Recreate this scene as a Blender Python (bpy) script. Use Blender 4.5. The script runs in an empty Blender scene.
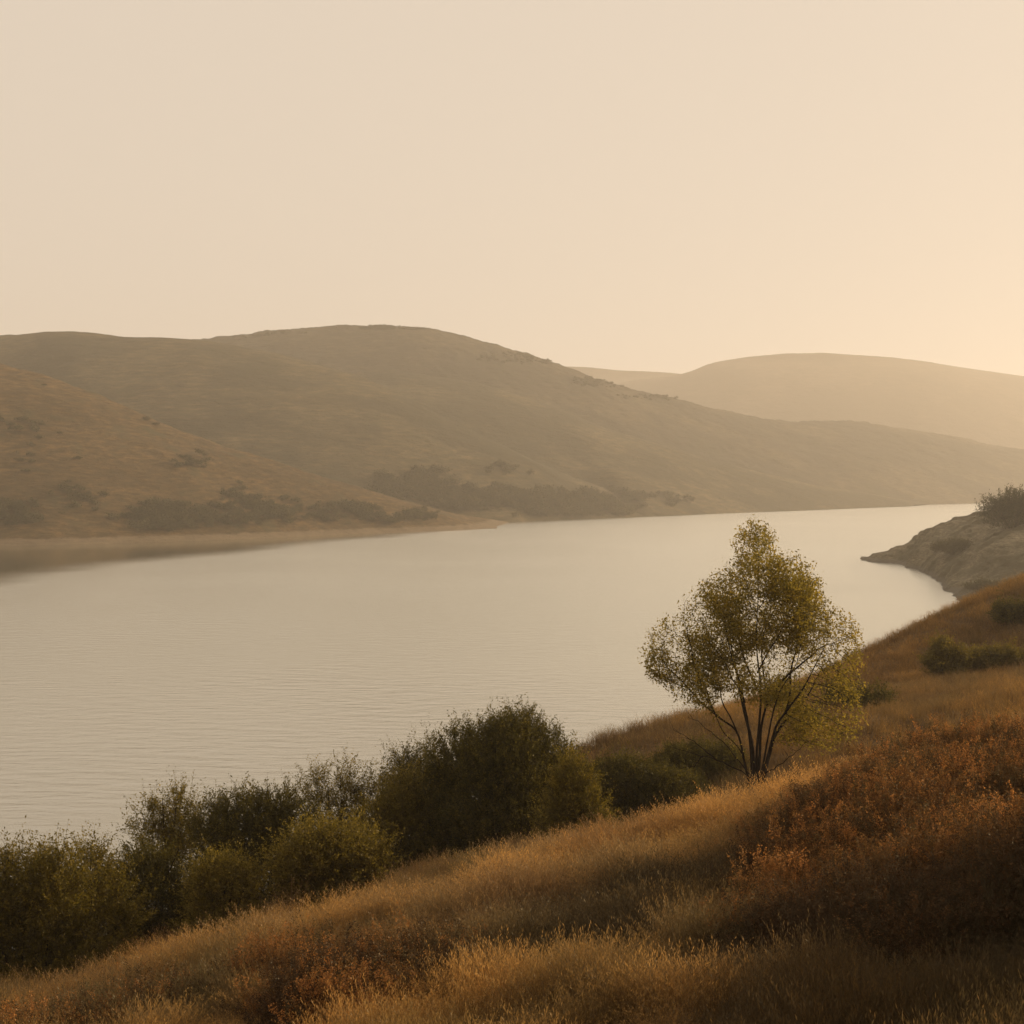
import bpy, math, random
import numpy as np
from mathutils import Vector, Matrix, Euler

rng = np.random.default_rng(7)
sc = bpy.context.scene
COL = bpy.data.collections.new("scene_objects"); sc.collection.children.link(COL)

# ------------------------------------------------------------------ camera
H = 20.0                      # eye height above the lake surface (z = 0)
F = 1422.0                    # focal length in pixels of the 1024 frame
HV = 478.0                    # picture row of the true horizon
PITCH = math.atan((512 - HV) / F)
cam_d = bpy.data.cameras.new("camera"); cam = bpy.data.objects.new("camera", cam_d)
COL.objects.link(cam)
cam_d.sensor_width = 36; cam_d.lens = F / 1024 * 36
cam_d.clip_start = 0.1; cam_d.clip_end = 20000
cam.location = (0, 0, H); cam.rotation_euler = (math.radians(90) - PITCH, 0, 0)
sc.camera = cam

def P(u, v, d):
    """world point seen at photo position (u, v) at forward distance d"""
    cx, cy = (u - 512) / F, (512 - v) / F
    y = math.cos(PITCH) + cy * math.sin(PITCH)
    z = -math.sin(PITCH) + cy * math.cos(PITCH)
    return (cx / y * d, d, H + z / y * d)

# ------------------------------------------------------------------ noise
def _hash(ix, iy, seed):
    n = (ix.astype(np.int64) * 374761393 + iy.astype(np.int64) * 668265263 + seed * 144269504) & 0xffffffff
    n = ((n ^ (n >> 13)) * 1274126177) & 0xffffffff
    n = (n ^ (n >> 16)) & 0xffffffff
    return n / 4294967295.0
def vnoise(x, y, seed=0):
    x = np.asarray(x, float); y = np.asarray(y, float)
    ix = np.floor(x); iy = np.floor(y); fx = x - ix; fy = y - iy
    fx = fx * fx * fx * (fx * (fx * 6 - 15) + 10); fy = fy * fy * fy * (fy * (fy * 6 - 15) + 10)
    a = _hash(ix, iy, seed); b = _hash(ix + 1, iy, seed); c = _hash(ix, iy + 1, seed); d = _hash(ix + 1, iy + 1, seed)
    return (a * (1 - fx) + b * fx) * (1 - fy) + (c * (1 - fx) + d * fx) * fy
def fbm(x, y, seed=0, octv=4):
    s = 0; a = 1.0; t = 0
    for k in range(octv):
        s = s + a * (vnoise(x * 2 ** k + 13.7 * k, y * 2 ** k - 7.1 * k, seed + k) - .5) * 2; t += a; a *= .5
    return s / t
def sstep(a, b, x):
    t = np.clip((x - a) / (b - a), 0, 1); return t * t * (3 - 2 * t)

# ------------------------------------------------------------------ mesh helpers
def mesh_np(name, V, faces, mat, parent=None, smooth=False, attrs=None):
    """faces: (n,3) or (n,4) int array. attrs: {name: per-vertex values}"""
    me = bpy.data.meshes.new(name)
    V = np.asarray(V, np.float32); faces = np.asarray(faces, np.int32)
    n, k = faces.shape
    me.vertices.add(len(V)); me.vertices.foreach_set("co", V.ravel())
    me.loops.add(n * k); me.loops.foreach_set("vertex_index", faces.ravel())
    me.polygons.add(n); me.polygons.foreach_set("loop_start", np.arange(0, n * k, k, dtype=np.int32))
    me.polygons.foreach_set("loop_total", np.full(n, k, np.int32))
    if smooth: me.polygons.foreach_set("use_smooth", np.ones(n, bool))
    me.update(calc_edges=True)
    for an, av in (attrs or {}).items():
        at = me.attributes.new(an, 'FLOAT', 'POINT'); at.data.foreach_set("value", np.asarray(av, np.float32))
    if mat: me.materials.append(mat)
    o = bpy.data.objects.new(name, me); 
    if parent is not False: COL.objects.link(o)
    if parent: o.parent = parent
    return o
def tag(o, label=None, cat=None, group=None, kind=None):
    if label: o["label"] = label
    if cat: o["category"] = cat
    if group: o["group"] = group
    if kind: o["kind"] = kind
    return o
def empty(name, loc):
    o = bpy.data.objects.new(name, None); o.location = loc; o.empty_display_size = .3; COL.objects.link(o); return o

# ------------------------------------------------------------------ materials
def newmat(name):
    m = bpy.data.materials.new(name); m.use_nodes = True; nt = m.node_tree; nt.nodes.clear()
    return m, nt, nt.nodes, nt.links
def N(nt, t, **kw):
    n = nt.nodes.new(t)
    for k, v in kw.items():
        if k.startswith('i_'):
            n.inputs[k[2:].replace('_', ' ')].default_value = v
        else: setattr(n, k, v)
    return n
def ramp(nt, fac, stops):
    r = nt.nodes.new('ShaderNodeValToRGB'); el = r.color_ramp.elements
    while len(el) > 1: el.remove(el[-1])
    el[0].position = stops[0][0]; el[0].color = (*stops[0][1], 1)
    for p, c in stops[1:]:
        e = el.new(p); e.color = (*c, 1)
    nt.links.new(fac, r.inputs['Fac']); return r.outputs['Color']
def mixc(nt, fac, a, b, mode='MIX'):
    m = nt.nodes.new('ShaderNodeMix'); m.data_type = 'RGBA'; m.blend_type = mode
    for sock, val in ((m.inputs[0], fac), (m.inputs[6], a), (m.inputs[7], b)):
        if isinstance(val, (int, float)): sock.default_value = val
        elif isinstance(val, tuple): sock.default_value = (*val, 1)
        else: nt.links.new(val, sock)
    return m.outputs[2]
def leafy(nt, color, transl, rough=.5, spec=.25):
    """two-sided leaf / blade surface: diffuse + translucent + a little gloss"""
    d = N(nt, 'ShaderNodeBsdfDiffuse'); t = N(nt, 'ShaderNodeBsdfTranslucent'); g = N(nt, 'ShaderNodeBsdfGlossy')
    g.inputs['Roughness'].default_value = rough; g.inputs['Color'].default_value = (.6, .55, .4, 1)
    nt.links.new(color, d.inputs['Color']); nt.links.new(color, t.inputs['Color'])
    m1 = N(nt, 'ShaderNodeMixShader'); m1.inputs[0].default_value = transl
    nt.links.new(d.outputs[0], m1.inputs[1]); nt.links.new(t.outputs[0], m1.inputs[2])
    m2 = N(nt, 'ShaderNodeMixShader'); m2.inputs[0].default_value = spec * .15
    nt.links.new(m1.outputs[0], m2.inputs[1]); nt.links.new(g.outputs[0], m2.inputs[2])
    o = N(nt, 'ShaderNodeOutputMaterial'); nt.links.new(m2.outputs[0], o.inputs[0])
def leaf_mat(name, c0, c1, c2, transl=.45):
    m, nt, nodes, L = newmat(name)
    a = N(nt, 'ShaderNodeAttribute', attribute_name='tint')
    col = ramp(nt, a.outputs['Fac'], [(0, c0), (.55, c1), (1, c2)])
    leafy(nt, col, transl); return m
def wood_mat(name, c0, c1):
    m, nt, nodes, L = newmat(name)
    tc = N(nt, 'ShaderNodeTexCoord'); mp = N(nt, 'ShaderNodeMapping'); mp.inputs['Scale'].default_value = (30, 30, 5)
    L.new(tc.outputs['Object'], mp.inputs[0])
    no = N(nt, 'ShaderNodeTexNoise', i_Scale=1.0, i_Detail=5.0); L.new(mp.outputs[0], no.inputs['Vector'])
    col = ramp(nt, no.outputs['Fac'], [(.3, c0), (.7, c1)])
    b = N(nt, 'ShaderNodeBsdfPrincipled', i_Roughness=1.0); b.inputs['Specular IOR Level'].default_value = .08; L.new(col, b.inputs['Base Color'])
    bp = N(nt, 'ShaderNodeBump', i_Strength=.6, i_Distance=.01); L.new(no.outputs['Fac'], bp.inputs['Height']); L.new(bp.outputs[0], b.inputs['Normal'])
    o = N(nt, 'ShaderNodeOutputMaterial'); L.new(b.outputs[0], o.inputs[0]); return m

M_willow = leaf_mat('willow_leaf', (.14, .112, .014), (.30, .225, .028), (.50, .345, .042), .62)
M_bushdk = leaf_mat('bush_leaf_dark', (.034, .029, .004), (.08, .065, .007), (.18, .13, .014), .5)
M_bushol = leaf_mat('bush_leaf_olive', (.07, .055, .006), (.15, .112, .012), (.28, .19, .02), .55)
M_bushyl = leaf_mat('bush_leaf_yellow', (.09, .07, .009), (.19, .14, .017), (.33, .225, .028), .55)
M_farleaf = leaf_mat('scrub_leaf', (.044, .040, .016), (.072, .062, .026), (.11, .09, .036), .35)
M_headleaf = leaf_mat('headland_bush_leaf', (.018, .018, .006), (.036, .034, .009), (.07, .06, .015), .35)
M_dryleaf = leaf_mat('dry_weed_leaf', (.15, .08, .03), (.28, .16, .06), (.42, .28, .12), .45)
M_bark = wood_mat('dark_bark', (.010, .007, .005), (.028, .019, .012))
M_twig = wood_mat('twig_bark', (.014, .010, .005), (.035, .024, .012))
M_drystem = wood_mat('dry_stem', (.12, .07, .03), (.25, .15, .07))

def hill_mat(name, c_dark, c_mid, c_light, scale, scrub=(.055, .05, .022), scrub_amt=.5, beach=None, bump=.5, patch=.85):
    m, nt, nodes, L = newmat(name)
    g = N(nt, 'ShaderNodeNewGeometry')
    n1 = N(nt, 'ShaderNodeTexNoise', i_Scale=.012 * scale, i_Detail=6.0, i_Roughness=.6); L.new(g.outputs['Position'], n1.inputs['Vector'])
    mp = N(nt, 'ShaderNodeMapping'); mp.inputs['Scale'].default_value = (.10 * scale, .10 * scale, .5 * scale); L.new(g.outputs['Position'], mp.inputs[0])
    n2 = N(nt, 'ShaderNodeTexNoise', i_Scale=1.0, i_Detail=8.0, i_Roughness=.7); L.new(mp.outputs[0], n2.inputs['Vector'])
    base = ramp(nt, n2.outputs['Fac'], [(.3, c_dark), (.5, c_mid), (.72, c_light)])
    base = mixc(nt, ramp(nt, n1.outputs['Fac'], [(.44, (0, 0, 0)), (.56, (patch,) * 3)]), base, c_dark)
    n3 = N(nt, 'ShaderNodeTexNoise', i_Scale=.035 * scale, i_Detail=9.0, i_Roughness=.68); L.new(g.outputs['Position'], n3.inputs['Vector'])
    s = ramp(nt, n3.outputs['Fac'], [(.55, (0, 0, 0)), (.66, (scrub_amt,) * 3)])
    base = mixc(nt, s, base, scrub)
    if beach:
        sx = N(nt, 'ShaderNodeSeparateXYZ'); L.new(g.outputs['Position'], sx.inputs[0])
        ad = N(nt, 'ShaderNodeMath', operation='MULTIPLY_ADD'); L.new(n2.outputs['Fac'], ad.inputs[0]); ad.inputs[1].default_value = -1.6; L.new(sx.outputs['Z'], ad.inputs[2])
        mr = N(nt, 'ShaderNodeMapRange'); mr.inputs[1].default_value = beach[1]; mr.inputs[2].default_value = beach[1] + .6; mr.inputs[3].default_value = 1; mr.inputs[4].default_value = 0
        L.new(ad.outputs[0], mr.inputs[0])
        base = mixc(nt, mr.outputs[0], base, ramp(nt, n2.outputs['Fac'], [(.3, tuple(x * .7 for x in beach[0])), (.65, beach[0])]))
    b = N(nt, 'ShaderNodeBsdfPrincipled', i_Roughness=.95); b.inputs['Specular IOR Level'].default_value = .1
    L.new(base, b.inputs['Base Color'])
    bp = N(nt, 'ShaderNodeBump', i_Strength=bump, i_Distance=2.5 / scale); L.new(n2.outputs['Fac'], bp.inputs['Height'])
    bp2 = N(nt, 'ShaderNodeBump', i_Strength=bump * .8, i_Distance=6.0 / scale); L.new(n3.outputs['Fac'], bp2.inputs['Height']); L.new(bp.outputs[0], bp2.inputs['Normal'])
    L.new(bp2.outputs[0], b.inputs['Normal'])
    o = N(nt, 'ShaderNodeOutputMaterial'); L.new(b.outputs[0], o.inputs[0]); return m

# ------------------------------------------------------------------ hills
def catmull(pts, n):
    pts = np.asarray(pts, float); k = len(pts)
    t = np.linspace(0, k - 1, n); i = np.clip(t.astype(int), 0, k - 2); f = (t - i)[:, None]
    p0 = pts[np.clip(i - 1, 0, k - 1)]; p1 = pts[i]; p2 = pts[i + 1]; p3 = pts[np.clip(i + 2, 0, k - 1)]
    return .5 * ((2 * p1) + (-p0 + p2) * f + (2 * p0 - 5 * p1 + 4 * p2 - p3) * f * f + (-p0 + 3 * p1 - 3 * p2 + p3) * f ** 3)
HILLS = {}
def make_hill(name, rows, mat, label, back=250, n=260, m=90, amp=3.0, wl=60.0, seed=1, curve=.35, fine=.25, lowbank=0.0, shake=0):
    """rows: (crest u, v, d, foot u, foot d): crest seen at (u,v) at distance d; foot on the water at (foot u, foot d)."""
    cr = catmull([P(u, v, d) for u, v, d, fu, fd in rows], n)
    ft = catmull([((fu - 512) / F * fd, fd, -1.2) for u, v, d, fu, fd in rows], n)
    cr[:, 2] = np.maximum(cr[:, 2], .15)
    dirb = cr - ft; dirb[:, 2] = 0; ln = np.linalg.norm(dirb, axis=1, keepdims=True); dirb /= np.maximum(ln, 1)
    bk = cr + dirb * back; bk[:, 2] = -1.2
    T = np.concatenate([np.linspace(0, 1, m), 1 + np.linspace(0, 1, m // 2)[1:]])
    V = np.zeros((n, len(T), 3))
    for j, t in enumerate(T):
        if t <= 1:
            p = ft + (cr - ft) * t; s = t * (1 + curve - curve * t * t)
            if lowbank: s = s * (1 - lowbank * math.exp(-t / .08))
            if t == 0: s = 0
            p[:, 2] = ft[:, 2] + (cr[:, 2] - ft[:, 2]) * s
        else:
            q = t - 1; p = cr + (bk - cr) * q; s = 1 - q * q * (1.6 - .6 * q)
            p[:, 2] = bk[:, 2] + (cr[:, 2] - bk[:, 2]) * s
        V[:, j] = p
    env = np.array([math.sin(min(t, 2 - t) * math.pi / 2) ** .8 if t > 0 and t < 2 else 0 for t in T])[None, :]
    hmax = np.clip(cr[:, 2:3] / 25.0, .08, 1)
    X, Y = V[..., 0], V[..., 1]
    nz = fbm(X / wl, Y / wl, seed, 5) * amp * .8
    gul = -np.abs(fbm(X / (wl * .8) + 5, Y / (wl * .8), seed + 9, 4)) * amp * 1.1
    V[..., 2] += (nz * (1 - .5 * env) + gul * (1 - env * .8)) * env * hmax + fbm(X / 6, Y / 6, seed + 3, 3) * fine * env * hmax
    if shake:
        fade = np.array([1 if t <= 1 else 2 - t for t in T])[None, :]
        V[..., 0] += fbm(X / 9, Y / 9, seed + 20, 5) * shake * fade; V[..., 1] += fbm(X / 9 + 7, Y / 9, seed + 21, 5) * shake * fade
        rz = fbm(V[..., 0] / 3.2, V[..., 1] / 3.2, seed + 22, 4) * .55 * env + (1 - np.abs(fbm(V[..., 0] / 7, V[..., 1] / 7, seed + 23, 4)) * 3).clip(0, 1) * .9 * env * hmax
        V[..., 2] += rz; V[..., 2] += .16 * np.sin(V[..., 2] * 2 * math.pi / 1.3 + fbm(X / 8, Y / 8, seed + 24, 2) * 2) * env
    k = len(T); idx = np.arange(n * k).reshape(n, k)
    Fq = np.stack([idx[:-1, :-1], idx[1:, :-1], idx[1:, 1:], idx[:-1, 1:]], -1).reshape(-1, 4)
    o = mesh_np(name, V.reshape(-1, 3), Fq, mat, smooth=True); tag(o, label, 'hill', kind='structure')
    HILLS[label] = V; return o

TAN_D, TAN_M, TAN_L = (.046, .039, .019), (.088, .069, .033), (.17, .118, .054)
M_hillA = hill_mat('dry_grass_hill', (.044, .029, .011), (.092, .059, .023), (.19, .115, .043), 2.0, scrub_amt=.7, beach=((.19, .14, .085), .7), bump=.9, patch=.4)
M_hillB = hill_mat('dry_grass_spur', TAN_D, TAN_M, TAN_L, 1.1, scrub_amt=.55, bump=.9)
M_hillC = hill_mat('dry_grass_far_hill', (.046, .038, .022), (.076, .059, .032), (.13, .09, .046), .9, scrub_amt=.5, bump=.6)
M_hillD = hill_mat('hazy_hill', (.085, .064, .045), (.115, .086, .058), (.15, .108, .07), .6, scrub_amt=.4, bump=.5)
def shore(v): return H * F / (v - HV)
make_hill('hill', [(-420, 262, 640, -420, 520), (-250, 300, 610, -250, 440), (-100, 330, 590, -110, 415), (0, 362, 572, 0, shore(546)), (70, 386, 562, 70, shore(545)), (150, 417, 552, 150, shore(542.5)),
    (230, 446, 548, 230, shore(540)), (300, 470, 545, 300, shore(537)), (380, 495, 548, 370, shore(534)), (440, 514, 555, 430, shore(532)), (480, 525.5, 565, 468, shore(530.8)), (497, 529.0, 562, 497, shore(530.2))],
    M_hillA, 'golden brown grassy hill sloping down to a low spit, nearest on the left shore', back=160, amp=5.5, wl=42, seed=3, fine=.5, n=320, m=120, lowbank=.0, curve=.25)
make_hill('hill', [(-350, 352, 1000, -350, 700), (-150, 340, 960, -150, 690), (0, 333, 920, 0, 640), (60, 331, 905, 60, 620), (130, 335, 890, 140, 610), (210, 343, 870, 230, 605), (300, 360, 840, 330, 600), (380, 385, 805, 400, 610),
    (450, 417, 770, 450, 620), (520, 453, 745, 500, shore(523.5)), (580, 485, 735, 550, shore(521)), (625, 507, 742, 600, shore(519)), (650, 514.5, 752, 650, shore(517.5))],
    M_hillB, 'broad tan hill behind the left shore with a long spur down to the water', back=260, amp=9, wl=85, seed=11, n=320, m=110, curve=.3)
make_hill('hill', [(330, 372, 960, 420, 720), (400, 370, 950, 470, 735), (470, 382, 945, 540, 750), (540, 402, 940, 600, 755), (600, 424, 940, 650, shore(517)), (660, 443, 945, 710, shore(514.5)),
    (720, 463, 955, 760, shore(512.5)), (800, 481, 975, 815, shore(510.5)), (860, 492, 1000, 850, shore(509)), (900, 501, 1010, 885, shore(507.7)), (915, 505, 1015, 905, shore(507))],
    M_hillB, 'long low tan spur in the middle distance running right along the far shore', back=200, amp=7, wl=80, seed=21, n=300, m=90, curve=.2)
make_hill('hill', [(60, 380, 1200, 60, 900), (150, 343, 1180, 160, 900), (210, 339.8, 1160, 230, 900), (270, 332, 1150, 300, 900), (335, 326.5, 1140, 370, 900), (400, 325, 1130, 440, 900), (440, 331, 1125, 500, 905), (500, 347, 1125, 560, 910),
    (560, 365, 1130, 620, 920), (610, 382, 1140, 680, 930), (660, 397, 1165, 730, 950), (710, 409, 1200, 780, 960), (770, 418, 1240, 830, 985), (840, 422, 1290, 880, 1010), (930, 432, 1330, 930, 1060), (1024, 448, 1380, 985, shore(503.5)), (1120, 462, 1430, 1060, 1200), (1250, 475, 1500, 1200, 1280)],
    M_hillC, 'highest brown hill on the skyline at centre, falling away to the right', back=400, amp=9.5, wl=100, seed=31, n=380, m=90, curve=.3, fine=1.3)
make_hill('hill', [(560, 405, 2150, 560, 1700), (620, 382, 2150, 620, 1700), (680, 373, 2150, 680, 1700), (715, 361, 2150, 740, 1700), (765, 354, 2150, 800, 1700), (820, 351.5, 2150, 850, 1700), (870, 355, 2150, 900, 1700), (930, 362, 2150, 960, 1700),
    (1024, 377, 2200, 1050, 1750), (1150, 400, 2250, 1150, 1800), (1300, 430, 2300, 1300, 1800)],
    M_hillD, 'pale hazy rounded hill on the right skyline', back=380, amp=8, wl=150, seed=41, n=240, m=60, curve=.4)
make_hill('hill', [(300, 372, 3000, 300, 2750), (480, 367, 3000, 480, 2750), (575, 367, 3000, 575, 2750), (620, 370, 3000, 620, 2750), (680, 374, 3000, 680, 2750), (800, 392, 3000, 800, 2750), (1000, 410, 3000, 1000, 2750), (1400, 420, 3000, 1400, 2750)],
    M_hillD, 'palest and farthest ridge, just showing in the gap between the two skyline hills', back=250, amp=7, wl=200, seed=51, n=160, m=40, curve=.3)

M_rock = hill_mat('grey_bank', (.07, .06, .034), (.14, .118, .075), (.27, .23, .155), 11, scrub=(.05, .048, .028), scrub_amt=.6, beach=((.13, .115, .09), -.35), bump=1.0)
make_hill('headland', [(861, 561.2, 345, 861.5, shore(561.6)), (868, 557.5, 344, 865, shore(562)), (878, 552.5, 342, 870, shore(562.8)), (893, 546.5, 340, 885, shore(564)), (908, 543, 340, 903, shore(567)), (918, 534, 338, 918, shore(571)), (932, 526, 336, 930, shore(577)), (955, 520, 334, 934, shore(584)),
    (985, 512, 332, 938, shore(592)), (1010, 505, 332, 955, shore(600)), (1060, 494, 332, 975, shore(612)), (1150, 478, 330, 1050, 190), (1350, 455, 320, 1300, 170)],
    M_rock, 'bare grey rocky headland pointing left into the lake, at the right edge', back=45, amp=4.6, wl=11, seed=61, n=420, m=170, curve=.35, fine=.4, shake=3.2)

# ------------------------------------------------------------------ near slope (multiquadric surface through control points)
CP = [  # u, v, d
 (1024, 1024, 10), (760, 1024, 12), (512, 1024, 14), (256, 1024, 16.5), (0, 1024, 20),
 (1024, 925, 12.5), (800, 940, 14), (600, 945, 16.5), (400, 960, 18), (160, 990, 20.5),
 (1024, 840, 15.5), (870, 870, 17.5), (700, 880, 20), (560, 905, 20), (300, 935, 22.5),
 (0, 1014, 25), (200, 947, 26.5), (400, 890, 29), (600, 837, 31.5), (755, 816, 33.5), (900, 766, 31), (700, 826, 33), (1024, 744, 28),
 (-250, 1040, 26), (-500, 1100, 27), (980, 785, 20.5), (1150, 800, 19),
 (20, 985, 29), (88, 970, 30.5), (140, 948, 32.5), (252, 912, 35), (340, 886, 38), (420, 866, 38), (502, 854, 37), (572, 840, 36), (625, 820, 41),
 (650, 785, 44), (760, 750, 44), (870, 735, 43), (1024, 712, 40),
 (590, 740, 56), (650, 722, 62), (700, 705, 68), (780, 678, 74), (860, 643, 82), (910, 618, 88), (955, 603, 94), (1024, 590, 100), (1150, 565, 105), (1400, 520, 110),
 (900, 668, 68), (980, 652, 70), (1100, 640, 66), (880, 700, 55), (1000, 690, 52), (1200, 650, 52),
]
pts = [(a_, b_, c_ - .38) for a_, b_, c_ in (P(c[0], c[1] + (9 if c[2] > 58 else 0), c[2]) for c in CP)]
pts += [(0, 0, H - 2.6), (4, -6, H - .8), (-6, -6, H - 3.6), (12, -4, H + 1.9), (-16, 2, H - 7), (10, 6, H + .8), (11, 13, H + .6), (17, 22, H - 2.3), (22, 10, H + 5.2), (32, 25, H + 1.6), (-10, -25, H - 5), (25, -25, H + 5), (45, 0, H + 8), (60, 40, H + 3), (-30, -10, H - 10), (-34, 14, H - 13.5),  # includes an unseen knoll off to the right, added to shade the foreground
        (-5, 47, H - 13.5), (-14, 44, H - 16.0), (-26, 34, H - 17.5), (1, 50, H - 11.6), (-30, 46, -2.5), (-18, 58, -2.5), (-8, 56, H - 17.2), (-6, 68, -2.5), (2, 62, H - 13.6),
        (4, 84, -2.5), (14, 98, -2.5), (26, 112, -2.5), (38, 126, -2.5), (60, 138, -2.5), (100, 140, -2.5), (-40, 0, -2.5), (-45, -30, -2.5), (80, 112, H - 3), (110, 60, H + 5), (0, 110, -6), (-30, 80, -6), (20, 150, -6), (90, 170, -6), (-60, 30, -7)]
pts = np.array(pts); C2 = 16.0
D = np.sqrt(((pts[:, None, :2] - pts[None, :, :2]) ** 2).sum(-1) + C2)
n_ = len(pts); A = np.zeros((n_ + 3, n_ + 3)); A[:n_, :n_] = D - np.eye(n_) * .02
A[:n_, n_] = 1; A[:n_, n_ + 1:] = pts[:, :2]; A[n_:, :n_] = A[:n_, n_:].T
W = np.linalg.solve(A, np.concatenate([pts[:, 2], [0, 0, 0]]))
def ground(x, y):
    x = np.asarray(x, float); y = np.asarray(y, float); sh = x.shape; x = x.ravel(); y = y.ravel()
    z = np.zeros(len(x))
    for i in range(0, len(x), 40000):
        xs, ys = x[i:i + 40000], y[i:i + 40000]
        d = np.sqrt((xs[:, None] - pts[None, :, 0]) ** 2 + (ys[:, None] - pts[None, :, 1]) ** 2 + C2)
        z[i:i + 40000] = d @ W[:n_] + W[n_] + W[n_ + 1] * xs + W[n_ + 2] * ys
    z += fbm(x / 4.0, y / 4.0, 5, 4) * .30 + fbm(x / 1.2, y / 1.2, 8, 3) * .07
    return np.maximum(z, -5).reshape(sh)
def gz(x, y): return float(ground(np.array([x]), np.array([y]))[0])
def G(u, v, d):
    x, y, z = P(u, v, d); return (x, y, gz(x, y))

M_ground, nt, nodes, L = newmat('dry_slope')
g = N(nt, 'ShaderNodeNewGeometry')
n1 = N(nt, 'ShaderNodeTexNoise', i_Scale=.16, i_Detail=5.0, i_Roughness=.6); L.new(g.outputs['Position'], n1.inputs['Vector'])
n2 = N(nt, 'ShaderNodeTexNoise', i_Scale=5.0, i_Detail=8.0, i_Roughness=.7); L.new(g.outputs['Position'], n2.inputs['Vector'])
c = ramp(nt, n2.outputs['Fac'], [(.3, (.055, .034, .016)), (.55, (.12, .075, .035)), (.75, (.20, .13, .06))])
c = mixc(nt, ramp(nt, n1.outputs['Fac'], [(.45, (0, 0, 0)), (.6, (.8, .8, .8))]), c, (.085, .045, .018))
b = N(nt, 'ShaderNodeBsdfPrincipled', i_Roughness=1.0); b.inputs['Specular IOR Level'].default_value = .05; L.new(c, b.inputs['Base Color'])
bp = N(nt, 'ShaderNodeBump', i_Strength=.8, i_Distance=.12); L.new(n2.outputs['Fac'], bp.inputs['Height']); L.new(bp.outputs[0], b.inputs['Normal'])
o = N(nt, 'ShaderNodeOutputMaterial'); L.new(b.outputs[0], o.inputs[0])

gx = np.concatenate([np.arange(-60, -24, 1.0), np.arange(-24, 36, .3), np.arange(36, 121, 1.0)])
gy = np.concatenate([np.arange(-40, 0, 1.5), np.arange(0, 100, .4), np.arange(100, 161, 1.0)])
GX, GY = np.meshgrid(gx, gy, indexing='ij'); GZ = ground(GX, GY)
idx = np.arange(GX.size).reshape(GX.shape)
Fq = np.stack([idx[:-1, :-1], idx[1:, :-1], idx[1:, 1:], idx[:-1, 1:]], -1).reshape(-1, 4)
o = mesh_np('ground', np.stack([GX, GY, GZ], -1).reshape(-1, 3), Fq, M_ground, smooth=True)
tag(o, 'dry golden hillside falling away to the lake in the foreground', 'hillside', kind='structure')

# lake bed, one sheet under everything
M_bed, nt, nodes, L = newmat('lake_bed')
b = N(nt, 'ShaderNodeBsdfPrincipled', i_Roughness=1.0); b.inputs['Base Color'].default_value = (.10, .085, .055, 1)
o = N(nt, 'ShaderNodeOutputMaterial'); L.new(b.outputs[0], o.inputs[0])
S = 3400.0
o = mesh_np('lake_bed', [(-S, -400, -9), (S, -400, -9), (S, S, -9), (-S, S, -9)], [(0, 1, 2, 3)], M_bed); tag(o, 'mud bed under the lake', 'lake bed', kind='structure')

# water
M_water, nt, nodes, L = newmat('lake_water')
g = N(nt, 'ShaderNodeNewGeometry')
mp = N(nt, 'ShaderNodeMapping'); mp.inputs['Rotation'].default_value = (0, 0, math.radians(32)); mp.inputs['Scale'].default_value = (.5, 1.5, 1); L.new(g.outputs['Position'], mp.inputs[0])
w1 = N(nt, 'ShaderNodeTexNoise', i_Scale=.62, i_Detail=3.0, i_Roughness=.5); L.new(mp.outputs[0], w1.inputs['Vector'])
mpb = N(nt, 'ShaderNodeMapping'); mpb.inputs['Rotation'].default_value = (0, 0, math.radians(-22)); mpb.inputs['Scale'].default_value = (.8, 2.0, 1); L.new(g.outputs['Position'], mpb.inputs[0])
w2 = N(nt, 'ShaderNodeTexNoise', i_Scale=1.6, i_Detail=5.0, i_Roughness=.65); L.new(mpb.outputs[0], w2.inputs['Vector'])
pa = N(nt, 'ShaderNodeTexNoise', i_Scale=.014, i_Detail=3.0); L.new(g.outputs['Position'], pa.inputs['Vector'])
pr = ramp(nt, pa.outputs['Fac'], [(.42, (.35, .35, .35)), (.62, (1, 1, 1))])
b1 = N(nt, 'ShaderNodeBump', i_Distance=.14); L.new(pr, b1.inputs['Strength']); L.new(w1.outputs['Fac'], b1.inputs['Height'])
b2 = N(nt, 'ShaderNodeBump', i_Strength=.5, i_Distance=.03); L.new(w2.outputs['Fac'], b2.inputs['Height']); L.new(b1.outputs[0], b2.inputs['Normal'])
dfs = N(nt, 'ShaderNodeBsdfDiffuse'); dfs.inputs['Color'].default_value = (.10, .088, .058, 1)
sx = N(nt, 'ShaderNodeVectorMath', operation='DOT_PRODUCT'); L.new(g.outputs['Position'], sx.inputs[0]); sx.inputs[1].default_value = (-.970, .241, 0)
wv = N(nt, 'ShaderNodeMath', operation='MULTIPLY_ADD'); L.new(pa.outputs['Fac'], wv.inputs[0]); wv.inputs[1].default_value = 50; L.new(sx.outputs['Value'], wv.inputs[2])
calm = N(nt, 'ShaderNodeMapRange'); L.new(wv.outputs[0], calm.inputs[0]); s0 = 105 * .970 + 293 * .241 + 25; calm.inputs[1].default_value = s0 - 14; calm.inputs[2].default_value = s0 + 8   # lee water along the left bank
rg_ = N(nt, 'ShaderNodeMapRange'); L.new(calm.outputs[0], rg_.inputs[0]); rg_.inputs[3].default_value = .25; rg_.inputs[4].default_value = .10
st = N(nt, 'ShaderNodeMapRange'); L.new(calm.outputs[0], st.inputs[0]); st.inputs[3].default_value = .5; st.inputs[4].default_value = .02; L.new(st.outputs[0], b2.inputs['Strength'])
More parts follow.
